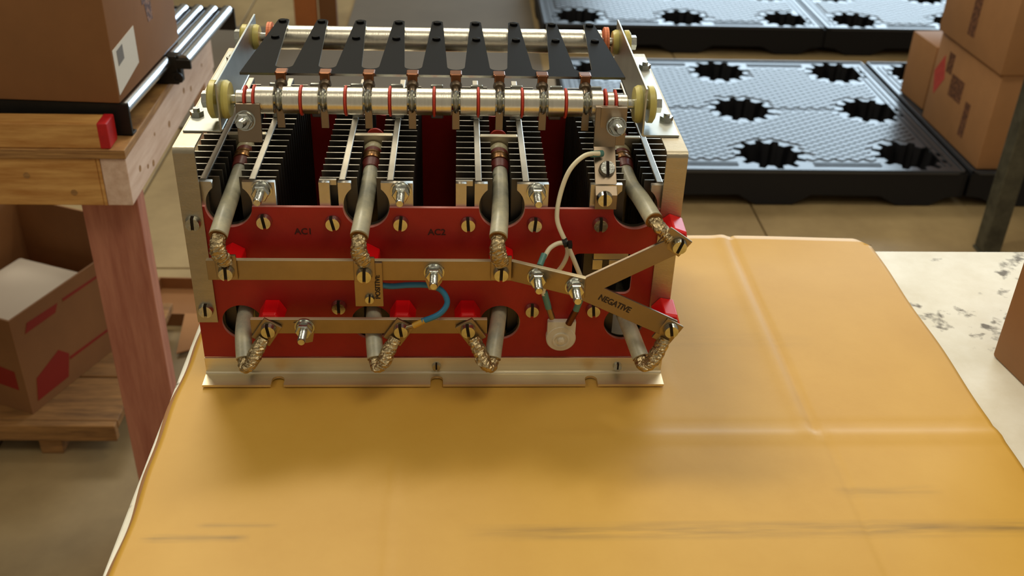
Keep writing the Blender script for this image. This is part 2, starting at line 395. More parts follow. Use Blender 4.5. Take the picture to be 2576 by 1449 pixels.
SCR = slot_head(.0072, .0055); SCRS = slot_head(.0045, .004, .0015); WASH = MB().lathe([(0, .0088), (.0012, .0088)], (0, 0, 0), (0, -1, 0), 28).mesh('washer', 'zinc')
def screw(x, y, z, ang=0, me=SCR, parent=RT): return put('screw', me, parent, (x*mm, y*mm, z*mm), (0, math.radians(ang), 0))
for x, z, a in ((70.1, 168.3, -8), (130.3, 167, -12), (190, 167.1, 6), (250.1, 166.7, -4), (309.6, 166.7, 5), (368.7, 167.1, 0), (130.6, 78.8, 0), (310.7, 75.6, 0), (368.6, 75.8, -6)):
    screw(x, -.1, z, a)
for x, z in ((8.6, 167.1), (8.8, 76.4), (431, 167.1)): screw(x, -2.2, z, 2)
for x in (43, 220.5, 396.6): screw(x, -2.2, 12, 0, SCRS)

# -- face plates
def face_outline():
    pts = [(0, 21.4), (440, 21.4), (440, 181.7)]
    for cx in (400, 280, 160, 40):
        r = 20.5; zc = 182; a0 = -math.asin(.3/r)
        pts += [(cx+r*math.cos(a), zc+r*math.sin(a)) for a in [a0-(PI+2*a0)*i/28 for i in range(29)]]
    pts += [(0, 181.7)]
    return [(x*mm, z*mm) for x, z in pts]
def rrect(x0, x1, y0, y1, r, n=5):
    o = []
    for cx, cy, a in ((x1-r, y1-r, 0), (x0+r, y1-r, PI/2), (x0+r, y0+r, PI), (x1-r, y0+r, 1.5*PI)):
        o += [(cx+r*math.cos(a+PI/2*i/n), cy+r*math.sin(a+PI/2*i/n)) for i in range(n+1)]
    return o
holes = [circle(c*mm, .0605, .019, 36) for c in (40, 160, 281, 399)]
fp = MB().mesh2(plate_xz([face_outline()]+holes+[rrect(.346, .402, .093, .1362, .006)], 0, .0036)).build('face_plate', 'red', RT, label='dark red front plate with round openings')
MB().mesh2(plate_xz([face_outline()]+holes, .262, .264)).build('face_plate', 'red', RT)
text('lettering', 'AC1', .0085, Matrix.Translation((.1036, -.0002, .1575)) @ Matrix.Rotation(PI/2, 4, 'X'), RT, 'inkred')
text('lettering', 'AC2', .0085, Matrix.Translation((.2220, -.0002, .1575)) @ Matrix.Rotation(PI/2, 4, 'X'), RT, 'inkred')
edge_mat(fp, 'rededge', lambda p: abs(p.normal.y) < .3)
# small part seen in the cutout
MB().box(.366, .3985, .006, .012, .1265, .1335).box(.366, .392, .010, .016, .113, .124).build('inner_tab', 'fin', RT, bevel=.0005)

# -- heat sinks
def sink_face(slot=True, cut=False):
    r = 20.2; zc = 182.5; a = math.asin(13/r); out = [(-41, 22), (41, 22), (41, 204), (13, 204), (13, zc+r*math.cos(a))]
    out += [(r*math.sin(t), zc+r*math.cos(t)) for t in [a+(2*PI-2*a)*i/36 for i in range(1, 36)]]
    out += [(-13, zc+r*math.cos(a)), (-13, 204)]
    if slot: out += [(-24.4, 204), (-24.4, 150), (-31.6, 150), (-31.6, 204)]
    out += [(-41, 204)]
    if cut: out += [(-41, 137), (3.5, 137), (3.5, 92), (-41, 92)]
    return [(x*mm, z*mm) for x, z in out]
FACE = {}
for sl in (True, False, 2):
    q = MB().mesh2(plate_xz([sink_face(sl is True, sl == 2), circle(0, .0605, .0195, 32)], .0038, .0085))
    if sl is True: q.box(-.041, -.026, .0085, .0115, .1995, .2042)
    FACE[sl] = q.mesh('front_wall', 'fin')
def shade_sides(me):
    me.materials.append(M['finshade'])
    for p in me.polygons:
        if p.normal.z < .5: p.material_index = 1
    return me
SP = shade_sides(MB().box(-.003, .003, .0085, .258, .022, .2048, bev=.0008).mesh('spine', 'fin'))
FINL = shade_sides(MB().box(-.041, -.0085, -.0007, .0007, .024, .2035).mesh('fin', 'fin'))
FINR = shade_sides(MB().box(.0085, .041, -.0007, .0007, .024, .2035).mesh('fin', 'fin'))
XB = MB().box(-.018, .018, -.003, .003, .10, .2055, bev=.0008).mesh('diode_seat', 'alu')
NUTP = MB().lathe([(0, .0085), (.003, .0085)], (0, 0, 0), (0, 1, 0), 28).mesh('insulating_disc', 'redwash')
for k, cx in enumerate((40.3, 160.3, 280.0, 399.3)):
    h = thing('heat_sink', None, None, (cx*mm, 0, 0)); h.parent = RT
    put('front_wall', FACE[2 if k == 3 else k in (1, 2)], h)
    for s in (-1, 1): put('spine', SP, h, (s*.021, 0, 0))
    for i in range(18):
        y = .0158+i*.01325
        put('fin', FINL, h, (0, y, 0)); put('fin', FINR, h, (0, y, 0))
    for zc in (.108,): put('diode_seat', XB, h, (0, zc, 0))
    put('insulating_disc', NUTP, h, (0, .122, .196))

# -- side straps (run down the front, fold over the top and back)
def strap(x0, x1):
    prof = [(-2.2, 62), (-2.2, 233)]+[(2.8-5*math.cos(t), 233+5*math.sin(t)) for t in [PI/2*i/6 for i in range(7)]]+[(255, 238), (255, 236)]
    prof += [(2.8-3*math.cos(t), 233+3*math.sin(t)) for t in [PI/2*(1-i/6) for i in range(7)]]+[(-.2, 233), (-.2, 62)]
    return MB().prism([(y*mm, z*mm) for y, z in prof], 0, x0*mm, x1*mm).build('side_strap', 'strap', RT, sm=True, label='aluminium strap folded over the top of the stack')
strap(-.6, 17.8); strap(421.6, 440.4)

# -- end plates of the rod carrier, L shaped
def end_plate(x, s):
    q = MB()
    zt, zb = 283, 240
    q.mesh2(None) if False else None
    q.prism([(y*mm, z*mm) for y, z in ((31, zb), (31, zt), (229, zt), (229, zb))], 0, (x-.9)*mm, (x+.9)*mm)
    x1 = x+s*33
    pts = [(x-.9*s, zb), (x-.9*s, 243)]
    q.box(min(x+s*.0, x1)*mm, max(x, x1)*mm, .031, .240, .2382, .2400)
    q.cyl((x*mm, .031, .2405), (x*mm, .229, .2405), .0015, 10)
    return q.build('end_plate', 'endplate', RT, bevel=.0005)
end_plate(34.5, -1); end_plate(404.8, 1)
BOLT = MB().lathe([(0, .0062), (.0042, .0062)], (0, 0, 0), (0, 0, 1), 6).lathe([(.0042, .003), (.007, .003)], (0, 0, 0), (0, 0, 1), 12).mesh('foot_bolt', 'zinc')
for x, y in ((6.6, 66), (11, 130), (12, 210), (431.9, 66), (433, 205)): put('foot_bolt', BOLT, RT, (x*mm, y*mm, .240))

# -- insulated rods
def rod(yc, zc, xa, xb, front):
    t = thing('contact_rod', None, None, (0, yc*mm, zc*mm)); t.parent = RT
    R = .0120
    def seg(x0, x1, r=R): MB().lathe([(0, r-.0006), (.0006, r), ((x1-x0)*mm-.0006, r), ((x1-x0)*mm, r-.0006)], (x0*mm, 0, 0), (1, 0, 0), 32).build('spacer_tube', 'alu_rod', t, sm=True)
    MB().cyl((20*mm, 0, 0), (419*mm, 0, 0), .0045, 16).build('threaded_rod', 'zinc', t)
    kb = 1 if front else .74
    for s, xe in ((-1, xa-2), (1, xb+2)):    # yellow shoulder insulators either side of the end plate
        MB().lathe([(0, .0165*kb), (.0055, .0170*kb), (.0085, .0150*kb)], ((xe)*mm, 0, 0), (-s, 0, 0), 30).build('nylon_bush', 'nylon', t, sm=True)
        MB().lathe([(0, .0165*kb), (.0045, .0168*kb), (.0065, .0135*kb)], ((xe+s*3.6)*mm, 0, 0), (s, 0, 0), 30).build('nylon_bush', 'nylon', t, sm=True)
        MB().lathe([(0, .0075), (.0055, .0075)], ((xe+s*10.4)*mm, 0, 0), (s, 0, 0), 6).build('nut', 'zinc', t)
    if front:
        eyes = [83.2+i*38.9 for i in range(8)]; ww = [103+i*38.9 for i in range(7)]
        seg(46, 53, .0085); seg(55.5, 61, .0098)
        WS = [(54.2, .0125), (62.2, .0132)]+[(x, .0134) for x in ww]+[(372, .0134), (381, .0125)]
        seg(382.5, 392, .0085); seg(373.2, 380, .0105)
        segs = []; cuts = [63]+sorted(eyes+ww)+[371]
        for a, b in zip(cuts, cuts[1:]): segs.append((a+(3.7 if a in eyes else 1 if a != 63 else .2), b-(3.7 if b in eyes else 1)))
        for a, b in segs: seg(a, b)
        for x in eyes:
            MB().lathe([(0, .0080), (.0014, .0098), (.0026, .0106), (.0038, .0098), (.0052, .0080)], ((x-2.6)*mm, 0, 0), (1, 0, 0), 28).build('eyelet', 'zinc', t, sm=True)
            MB().box((x-3.4)*mm, (x+3.4)*mm, -.0012, .0012, -.026, -.008, bev=.0005).build('contact_tab', 'bar_dull', t)
    else:
        ww = [62+i*39.3 for i in range(9)]
        WS = [(50, .0150), (52.5, .0150)]+[(x, .0132) for x in ww[1:]]+[(390, .0150), (392.5, .0150)]
        cuts = [54]+ww[1:]+[388]
        for a, b in zip(cuts, cuts[1:]): seg(a+1, b-1)
    for x, r in WS: MB().lathe([(0, r), (.0016 if r < .014 else .0022, r)], ((x-.8)*mm, 0, 0), (1, 0, 0), 30).build('fibre_washer', 'orange' if r > .014 else 'redwash', t)
    return eyes if front else None
eyes = rod(54, 260, 34.5, 404.8, True); rod(214, 264, 34.5, 404.8, False)

# -- black comb sheet between the rods
def comb():
    x0, x1 = 46, 392; pts = []; yb, yt = 88, 232
    cx = [83.2+i*38.9 for i in range(8)]
    lo = []
    teeth_top = [c-19.4 for c in cx]+[cx[-1]+19.4]
    pts += [(teeth_top[0]-17, yb-14), (teeth_top[0]-5.5, yt-3), (teeth_top[0]-3, yt), (teeth_top[0]+3, yt), (teeth_top[0]+5.5, yt-3)]
    for i, c in enumerate(cx):
        w0, w1 = 14.0, 8.0
        # down the left side of the U, round bottom, up the right
        pts += [(c-w1, yb+7)]+[(c+w1*math.cos(a), yb+7+7*math.sin(a)) for a in [PI+PI*j/8 for j in range(1, 8)]]+[(c+w1, yb+7)]
        t = teeth_top[i+1]
        pts += [(t-5.5, yt-3), (t-3, yt), (t+3, yt), (t+5.5, yt-3)]
    pts += [(teeth_top[-1]+17, yb-14)]
    me = flat_with_holes([[(x*mm, y*mm) for x, y in pts]], .0022)
    for p in me.polygons: pass
    me.transform(Matrix.Translation((0, 0, .2765)))
    me.materials.append(M['black']); me.materials.append(M['endplate'])
    for p in me.polygons:
        if abs(p.normal.z) < .5: p.material_index = 1
    o = put('comb_sheet', me, RT, label='black toothed sheet with pale cut edges across the two rods')
    q = MB().lathe([(0, .0042), (.0022, .0038), (.0028, .0015), (.0028, 0)], (0, 0, 0), (0, 0, 1), 14).mesh('rivet', 'black', True)
    for t in teeth_top:
        for y in (222, 172): put('rivet', q, o, (t*mm, y*mm, .2776))
    return teeth_top
comb()
PIN = MB().cyl((0, .074, .2690), (0, .060, .263), .0030, 12).lathe([(0, .0045), (.0045, .0056), (.008, .0045)], (0, .0760, .2700), (0, -1, -.3), 18).mesh('contact_pin', 'bar_dull', True)
CLIP = MB().box(-.0055, .0055, .0720, .0830, .2762, .2792, bev=.001).box(-.0045, .0045, .0705, .0735, .266, .279, bev=.001).mesh('copper_clip', 'copper')
for x in eyes: put('contact_pin', PIN, RT, (x*mm, 0, 0)); put('copper_clip', CLIP, RT, (x*mm, 0, 0))
# grey stays under the comb
for x in (64, 103, 142, 181, 220, 259, 298, 337, 376):
    MB().box((x-6)*mm, (x+6)*mm, .148, .152, .205, .240, bev=.001).build('stay', 'endplate', RT)

# -- studs with nuts
def stud_mesh():
    q = MB().lathe([(0, .0090), (.0015, .0090)], (0, 0, 0), (0, -1, 0), 26).lathe([(.0015, .0072), (.0028, .0078), (.0042, .0072)], (0, 0, 0), (0, -1, 0), 26)
    q.lathe([(.0042, .0070), (.0050, .0076), (.0095, .0076), (.0103, .0068)], (0, 0, 0), (0, -1, 0), 6)
    prof = [(.010, .0037)]
    for i in range(9): prof += [(.0105+i*.0016, .0037), (.0113+i*.0016, .0032)]
    prof += [(.0255, .0030), (.0255, 0)]
    q.lathe(prof, (0, 0, 0), (0, -1, 0), 16)
    return q.mesh('stud', 'zinc', True)
STUD = stud_mesh()
def stud(x, y, z, rx=0): return put('stud', STUD, RT, (x*mm, y*mm, z*mm), (math.radians(rx), 0, 0))
for x in (70, 191, 310.5): stud(x, 3, 197)
stud(220, -28, 133); stud(102, -28, 74.5); stud(311, -37, 134); stud(343, -53.5, 134)
for x, z, a in ((220, 128, 8), (102, 71, -14)):   # pointed terminal tabs behind the free studs
    q = MB().prism([(-.0075, .010), (.0075, .010), (.0075, -.004), (.003, -.0135), (-.003, -.0135), (-.0075, -.004)], 1, -.0010, 0)
    q.build('terminal_tab', 'bar', RT, loc=(x*mm, -.0282, z*mm), rot=(0, math.radians(a), 0))

# -- bus bars
def strip(p, q_, width, th, name='bus_bar', m='bar', **kw):
    """flat strip from p to q_, its width standing as upright as the run allows"""
    p, q_ = Vector(p)*mm, Vector(q_)*mm; d = (q_-p).normalized(); n = d.cross(Vector((0, 0, 1))).normalized()
    if n.y > 0: n = -n
    wv = n.cross(d).normalized(); b = MB(); W2, T = wv*width*mm/2, n*th*mm
    vs = [b.bm.verts.new(x) for x in (p-W2, q_-W2, q_+W2, p+W2, p-W2+T, q_-W2+T, q_+W2+T, p+W2+T)]
    for f in ((0, 1, 2, 3), (4, 7, 6, 5), (0, 4, 5, 1), (1, 5, 6, 2), (2, 6, 7, 3), (3, 7, 4, 0)): b.bm.faces.new([vs[i] for i in f])
    return b, n, wv
ub_ = MB().prism([(21.5*mm, -23.2*mm), (289.6*mm, -23.2*mm), (353*mm, -53*mm), (351*mm, -57.6*mm), (288.4*mm, -28*mm), (21.5*mm, -28*mm)], 2, .1237, .1437)
ubo = ub_.build('bus_bar', 'bar', RT, bevel=.0004, label='upper flat brass coloured bus bar, bent forward at its right end')
lbo = MB().box(.0535, .268, -.028, -.0235, .0668, .0820).build('bus_bar', 'bar', RT, bevel=.0004, label='lower flat brass coloured bus bar')
for o in (ubo, lbo): edge_mat(o, 'barglint', lambda p: p.normal.z > .9)
b1, n1, w1 = strip((346, -53.6, 131.5), (434, -33, 167), 19, 3); b1.build('output_bar', 'bar_dull', RT, bevel=.0004, label='dull strip rising to the upper red cap')
b2, n2, w2 = strip((346, -53.4, 133.5), (437, -33, 77), 19, 3); b2.build('output_bar', 'bar_dull', RT, bevel=.0004, label='dull strip with black lettering going down to the lower red cap')
d2 = (Vector((437, -33, 77))-Vector((346, -53.4, 133.5))).normalized()
def orient(xa, ya, za, o): return Matrix(((xa.x, ya.x, za.x, o.x), (xa.y, ya.y, za.y, o.y), (xa.z, ya.z, za.z, o.z), (0, 0, 0, 1)))
pt = Vector((346, -53.4, 133.5))*mm+d2*.040+n2*.0032
text('lettering', 'NEGATIVE', .0078, orient(d2, n2.cross(d2), n2, pt), RT)
# vertical terminal strip in front of the second joint
MB().box(.1495, .1745, -.0315, -.0290, .0985, .1437).build('terminal_strip', 'bar', RT, bevel=.0004)
text('lettering', 'POSITIVE', .0062, Matrix.Translation((.1700, -.0318, .119)) @ Matrix.Rotation(-PI/2, 4, 'Y') @ Matrix.Rotation(PI/2, 4, 'X'), RT)
screw(162.5, -31.6, 107.5, 5, SCRS)

# -- red hexagonal standoffs
def standoff(x, z, y1, y0=0, ang=0):
    q = MB().lathe([(0, .0125), (abs(y1-y0)*mm*.9, .0118), (abs(y1-y0)*mm, .0105)], (0, 0, 0), (0, -1, 0), 6)
    q.build('standoff', 'redcap', RT, loc=(x*mm, y0*mm, z*mm), rot=(0, math.radians(ang), 0), bevel=.0008, label='bright red hexagonal standoff')
for x in (40, 160, 280): standoff(x, 134, -23, 0, 30)
for x in (70, 190, 250): standoff(x, 75, -23.3, 0, 0)
standoff(432, 167, -31, -2.4, 20); standoff(435, 79, -31, -2.4, 10)

# -- diodes with their pigtails, eight of them
def diode(cx, head, path, sl_end, braid, lugp, lugdir, scr_ang, up):
    t = thing('diode', None, None, (0, 0, 0)); t.parent = RT
    hx, hy, hz = head; P = [Vector(p)*mm for p in path]
    d0 = (P[0]-Vector(head)*mm).normalized(); H = Vector(head)*mm
    if up:
        MB().lathe([(0, .0095), (.003, .0100), (.0075, .0098), (.009, .0090)], H, d0, 26).build('ceramic_cap', 'cream', t, sm=True)
        MB().lathe([(0, .0093), (.007, .0093)], H+d0*.009, d0, 26).build('red_band', 'sleevered', t, sm=True)
        MB().lathe([(0, .0100), (.003, .0102), (.0035, .0096), (.009, .0096), (.0095, .0102), (.012, .0098)], H+d0*.016, d0, 26).build('brass_collar', 'brown', t, sm=True)
        MB().lathe([(0, .0090), (.013, .0078)], H+d0*.028, d0, 26).build('heatshrink', 'sleevered', t, sm=True)
    MB().tube(P, lambda q: .0070+.0010*q, 20).build('sleeve', 'sleeve', t, sm=True)
    e = (P[-1]-P[-2]).normalized()
    MB().lathe([(0, .0080), (.0002, .0055)], P[-1], e, 20).build('sleeve_mouth', 'brown', t)
    B = [Vector(b)*mm for b in braid]
    MB().tube([P[-1]-e*.004]+B, lambda q: .0058+.0016*math.sin(q*PI*.9), 16, flat=.72, jit=.10).build('braid', 'braid', t)
    lx, ly, lz = [v*mm for v in lugp]; a = math.atan2(lugdir[0], lugdir[1])
    q = MB().box(-.0092, .0092, -.0014, .0014, -.0080, .0165, bev=.0006)
    q.build('lug', 'bar', t, loc=(lx, ly, lz), rot=(0, a, 0))
    put('screw', SCR, t, (lx, ly-.0016, lz), (0, math.radians(scr_ang), 0))
for cx in (40, 160, 280):
    diode(cx, (cx, 103, 191), [(cx, 63, 188), (cx-.5, 30, 184), (cx-2, -8, 178), (cx-4, -31, 170)], None,
          [(cx-4.5, -35, 163), (cx-4, -36.5, 155), (cx-2, -34, 149), (cx-1, -32, 143)], (cx-.8, -30 if cx != 160 else -33, 134), (0, 1), 2, True)
diode(400, (398, 103, 191), [(398, 64, 190), (400, 35, 188), (404, 5, 190), (411, -28, 186)], None,
      [(415, -32, 182), (421, -34, 176), (426, -36, 171)], (433, -37.2, 167), (-1, .7), 20, True)
for hx, lx, ex in ((40, 70.3, 47), (160, 189.5, 166), (281, 250.5, 273)):
    s = 1 if lx > hx else -1
    diode(hx, (hx, 110, 72), [(hx, 70, 72), (hx+(1.5*s if s > 0 else 0), 20, 68), (hx+(ex-hx)*.5, -16, 61), (ex, -38, 46)], None,
          [(ex+s*2, -45, 42), (ex+s*7, -46, 47), (ex+s*12, -40, 56), (lx-s*5, -34, 66)], (lx, -30.5, 74), (-s*.65, -1.0), -8, False)
diode(399, (397, 110, 72), [(397, 70, 72), (398, 20, 68), (404, -16, 60), (411, -38, 47)], None,
      [(413, -45, 43), (420, -46, 48), (426, -42, 58), (431, -38, 69)], (435.5, -37.2, 79), (-.6, -1), -10, False)

# -- hanging brackets from the front rod
q = MB().box(-.0105, .0105, -.0015, .0015, -.024, .0105, bev=.0005)
q.build('hanging_bracket', 'bar_dull', RT, loc=(.0580, .0400, .2510), rot=(math.radians(-8), 0, 0))
stud(55, 38, 247, -14)
pf = [(40, 262), (38.5, 262), (38, 250), (36, 226), (-.5, 196), (-.5, 183), (-3, 183), (-3, 197), (33, 227.5), (35, 251), (35.5, 264), (40, 264)]
MB().prism([(y*mm, z*mm) for y, z in pf[::-1]], 0, .3620, .3815).box(.3665, .390, .0345, .0375, .228, .264).build('terminal_bracket', 'bar_dull', RT, bevel=.0004, label='long dull metal tab from the front rod to the right heat sink')
stud(381, 34, 247, -14)
put('screw', SCR, RT, (.3730, .0150, .2140), (math.radians(-40), 0, 0)); put('screw', SCR, RT, (.3700, -.0032, .1945), (0, math.radians(-4), 0))

# -- white wires with crimp sleeves, black tie
def wire(pts, r, m, name='wire'): return MB().tube(pts, r, 12).build(name, m, RT, sm=True)
A = lambda x, y, Y: tuple(at(x, y, 1, Y*mm))
k0 = A(1425, 612, -14)
wire([A(1508, 386, 20), A(1470, 392, 14), A(1432, 430, 6), A(1408, 495, 0), A(1402, 555, -8), k0], .0021, 'wirew')
wire([A(1515, 386, 24), A(1487, 388, 18)], .0030, 'teal', 'crimp_sleeve')
wire([k0, A(1405, 612, -16), A(1383, 625, -20), A(1368, 650, -26)], .0021, 'wirew')
wire([A(1369, 640, -24), A(1358, 668, -33)], .0029, 'teal', 'crimp_sleeve')
wire([k0, A(1427, 640, -14), A(1412, 672, -14), A(1385, 700, -12), A(1368, 728, -11), A(1368, 742, -11)], .0021, 'wirew')
wire([k0, A(1440, 645, -15), A(1462, 700, -18), A(1470, 728, -14), A(1462, 748, -12)], .0021, 'wirew')
wire([A(1369, 735, -10), A(1380, 775, -9)], .0031, 'teal', 'crimp_sleeve'); wire([A(1466, 738, -12), A(1448, 782, -10)], .0031, 'teal', 'crimp_sleeve')
wire([A(1379, 770, -9), A(1389, 800, -8)], .0030, 'bar', 'crimp_barrel'); wire([A(1449, 780, -10), A(1430, 815, -9)], .0032, 'copper', 'crimp_barrel')
c = Vector(k0); MB().lathe([(0, .0042), (.0030, .0045), (.0045, .0040)], c+Vector((-.003, 0, 0)), (1, 0, .35), 12).box(c.x+.001, c.x+.0045, c.y-.008, c.y-.001, c.z-.001, c.z+.0035).build('cable_tie', 'blackrub', RT)
# blue wire
wire([A(952, 716, -26), A(985, 720, -22), A(1030, 717, -22), A(1080, 718, -22), A(1112, 732, -24), A(1125, 762, -28), A(1105, 790, -32), A(1062, 808, -34)], .0027, 'blue')
wire([A(1068, 806, -34), A(1040, 820, -34)], .0027, 'yellow', 'crimp_sleeve'); wire([A(1042, 819, -34), A(1022, 824, -33)], .0022, 'bar', 'crimp_barrel')

# -- white thermostat
th = thing('thermostat', None, None, (.3392, 0, .0465)); th.parent = RT
MB().lathe([(0, .0142), (.006, .0142), (.007, .0130)], (0, 0, 0), (0, -1, 0), 36).box(-.0135, .0135, -.0065, 0, 0, .0190, bev=.001).build('body', 'white', th, sm=True)
MB().lathe([(.0065, .0085), (.0085, .0080), (.0085, .0065), (.0075, .0060), (.0075, .0035), (.0105, .0030), (.0110, 0)], (0, 0, -.001), (0, -1, 0), 30).build('button', 'white', th, sm=True)

# ================================================================ BENCH (left)
bx0, by0, bz = -.257, .63, -.048
bn = thing('work_bench', 'low pine work bench with plywood top and reddish leg at the left', 'bench', (bx0, by0, FZ), math.radians(0))
H = bz-FZ
MB().box(-1.3, .002, -.003, .64, H-.0145, H).build('plywood_top', 'ply', bn, bevel=.001)
MB().box(-1.3, -.044, 0, .038, H-.0145-.079, H-.0148).build('front_rail', 'wood', bn, bevel=.002)
MB().box(-.0435, -.0385, 0, .038, H-.0145-.079, H-.0148).build('rail_end', 'wood', bn, bevel=.001)
MB().box(-.038, 0, 0, .62, H-.0145-.079, H-.0148).build('side_rail', 'woody', bn, bevel=.002, label='side rail with painted cool daylight and dark knots')
for y, z in ((.06, .035), (.10, .02), (.16, .05), (.13, .012), (.37, .045), (.42, .03), (.52, .04), (.25, .03)):
    r = random.uniform(.003, .006)
    MB().lathe([(0, r), (.0003, r)], (.0001, y, H-.0145-.079+z), (1, 0, 0), 12).build('knot', 'ply', bn)
for x, z in ((-.21, .055), (-.15, .05), (-.085, .022), (-.30, .03)): MB().lathe([(0, .005), (.0003, .005)], (x, -.0001, H-.0935+z), (0, -1, 0), 12).build('knot', 'ply', bn)
MB().box(-.094, -.006, .0385, .0765, 0, H-.094).build('leg', 'woodz', bn, bevel=.002, label='reddish wooden leg')
MB().box(-.030, -.003, .54, .62, 0, H-.094).build('leg', 'woody', bn, bevel=.002)
bt = MB().box(-.52, -.0195, 0, .038, 0, .040, bev=.002).build('wooden_batten', 'wood', loc=(bx0, by0+.001, bz+.0004), label='pine batten lying along the bench front edge', cat='batten')
MB().box(-.0335, -.0185, -.0007, .0387, -.0001, .0407, bev=.002).build('painted_end', 'redpaint', bt, label='red painted end of the batten')

# roller conveyor on the bench
ca = math.radians(-3.6)
cv = thing('roller_conveyor', 'dark steel roller conveyor with shiny rollers lying on the bench', 'conveyor', (-.262, .680, bz), ca)
MB().box(-.60, .006, 0, .006, .0004, .052).box(-.60, .006, 0, .02, .0004, .004).build('front_rail', 'steel', cv, bevel=.001)
MB().box(-.60, .012, .221, .227, .0004, .050).box(.010, .036, .222, .228, .028, .044).build('middle_rail', 'steel', cv, bevel=.001)
MB().box(-.60, .036, .520, .526, .0004, .044).build('back_rail', 'steel', cv, bevel=.001)
MB().box(-.007, .016, .2275, .246, .0004, .0505, bev=.003).build('axle_bracket', 'steel', cv)
MB().lathe([(0, .0095), (.003, .0095), (.003, .005), (.001, .005)], (.012, .2205, .014), (0, -1, 0), 18).build('hub', 'blackrub', cv)
ROLF = MB().cyl((0, .008, 0), (0, .219, 0), .0105, 22).mesh('roller', 'chrome', True); ROLB = MB().cyl((0, .2285, 0), (0, .518, 0), .0105, 22).mesh('roller', 'chrome', True)
for i in range(19): put('roller', ROLF, cv, (-.006-.028*i, 0, .040))
for i in range(20): put('roller', ROLB, cv, (.0235-.028*i, 0, .040))

# carton on the conveyor
ct = thing('shipping_carton', 'large brown carton with white label standing on the roller conveyor', 'carton', (-.2655, .676, bz+.0540), ca)
MB().box(-.52, 0, 0, .304, 0, .42, bev=.003).build('body', 'cbdark', ct, sm=True)
MB().prism([(.004, .012), (.100, .030), (.100, .088), (.004, .080)], 0, .0001, .0007).build('shipping_label', 'label', ct)
MB().prism([(.018, .052), (.044, .056), (.044, .078), (.018, .075)], 0, .0008, .0010).build('label_print', 'labelgrey', ct)
MB().prism([(.150, .105), (.205, .100), (.225, .20), (.165, .24)], 0, .0001, .0004).build('printed_marks', 'blotch', ct)
MB().prism([(.168, .072), (.190, .072), (.190, .100), (.160, .105)], 0, .0001, .0004).build('printed_marks', 'blotch', ct)

# ================================================================ LOW PALLET WITH TRAYS (lower left)
pz = FZ+.078
pf_ = thing('wooden_platform', 'low pine platform on short feet under the bench', 'pallet', (-.62, .86, FZ), math.radians(-1))
for i in range(3):
    y0 = .012+i*.15
    MB().box(-.75, .172, y0, y0+.145, .058, .078, bev=.002).build('deck_board', 'shadewood', pf_)
MB().box(-.75, .172, -.008, .010, .040, .079, bev=.002).build('edge_board', 'shadewood', pf_)
for x in (.01, -.5): MB().box(x, x+.045, 0, .09, 0, .057, bev=.002).build('foot', 'shadewood', pf_)
for x in (.01, -.5): MB().box(x, x+.045, .36, .45, 0, .057, bev=.002).build('foot', 'shadewood', pf_)
# open tray carton
ty = Vector((-.6215, .886, 0)); tq = Vector((-.4545, 1.28, 0)); ta = math.atan2(tq.y-ty.y, tq.x-ty.x)   # long right side direction
tr = thing('open_tray_carton', 'open brown tray carton with red printed marks on the low platform', 'carton', (-.6215, .890, pz+.0005), ta-PI/2)
Ls, Wd, Hh = .428, .38, .225; w_ = .004
MB().box(-w_, 0, 0, Ls, 0, Hh).build('side_panel', 'cbdark', tr); MB().box(-Wd, -Wd+w_, 0, Ls, 0, Hh).build('side_panel', 'cbdark', tr)
MB().box(-Wd+w_, -w_, 0, w_, 0, Hh).build('end_panel', 'cbdark', tr); MB().box(-Wd+w_, -w_, Ls-w_, Ls, 0, Hh).build('end_panel', 'cbdark', tr)
MB().box(-Wd+w_, -w_, w_, Ls-w_, 0, w_).build('bottom_panel', 'cbdark', tr)
q = MB()
MB().prism([(.02, .02), (.11, .02), (.125, .07), (.10, .095), (.03, .070)], 0, .0001, .0006).build('printed_marks', 'redprint', tr)
MB().prism([(.03, .178), (.115, .178), (.125, .195), (.04, .198)], 0, .0001, .0006).build('printed_marks', 'redprint', tr)
MB().prism([(.125, .055), (.36, .050), (.36, .055), (.125, .062)], 0, .0001, .0006).build('printed_marks', 'redprint', tr)
MB().prism([(.14, .19), (.30, .188), (.30, .193), (.14, .197)], 0, .0001, .0006).build('printed_marks', 'redprint', tr)
MB().prism([(-.10, .06), (-.02, .055), (-.02, .10), (-.10, .11)], 1, -.0006, -.0001).build('printed_marks', 'redprint', tr)
ln = thing('white_box', 'white paper covered box lying inside the open tray carton', 'box', tr.location+Vector((0, 0, w_+.001)), ta-PI/2)
MB().box(-.345, -.02, .02, .37, 0, .090, bev=.006).build('body', 'paper', ln, sm=True)
MB().box(-.30, -.0195, .0195, .075, .0895, .0912, bev=.0006).build('tape', 'bluetape', ln)
# small open carton with spread flaps beside the leg
sc = thing('small_open_carton', 'small open brown carton behind the reddish bench leg', 'carton', (-.53, 1.335, FZ+.0005), math.radians(-2))
for a in ((0, .17, 0, .004), (0, .17, .166, .17), (0, .004, .004, .166), (.166, .17, .004, .166)): MB().box(a[0], a[1], a[2], a[3], 0, .035).build('side_panel', 'cbdark', sc)
MB().box(.004, .166, .004, .166, 0, .003).build('bottom_panel', 'cbdark', sc)
q = MB(); v = [q.bm.verts.new(p) for p in ((.11, 0, .034), (.16, 0, .034), (.165, -.11, .012), (.12, -.13, .008), (.11, 0, .037), (.16, 0, .037), (.165, -.11, .015), (.12, -.13, .011))]
for f in ((0, 1, 2, 3), (7, 6, 5, 4), (0, 4, 5, 1), (1, 5, 6, 2), (2, 6, 7, 3), (3, 7, 4, 0)): q.bm.faces.new([v[i] for i in f])
q.build('flap', 'cb', sc)

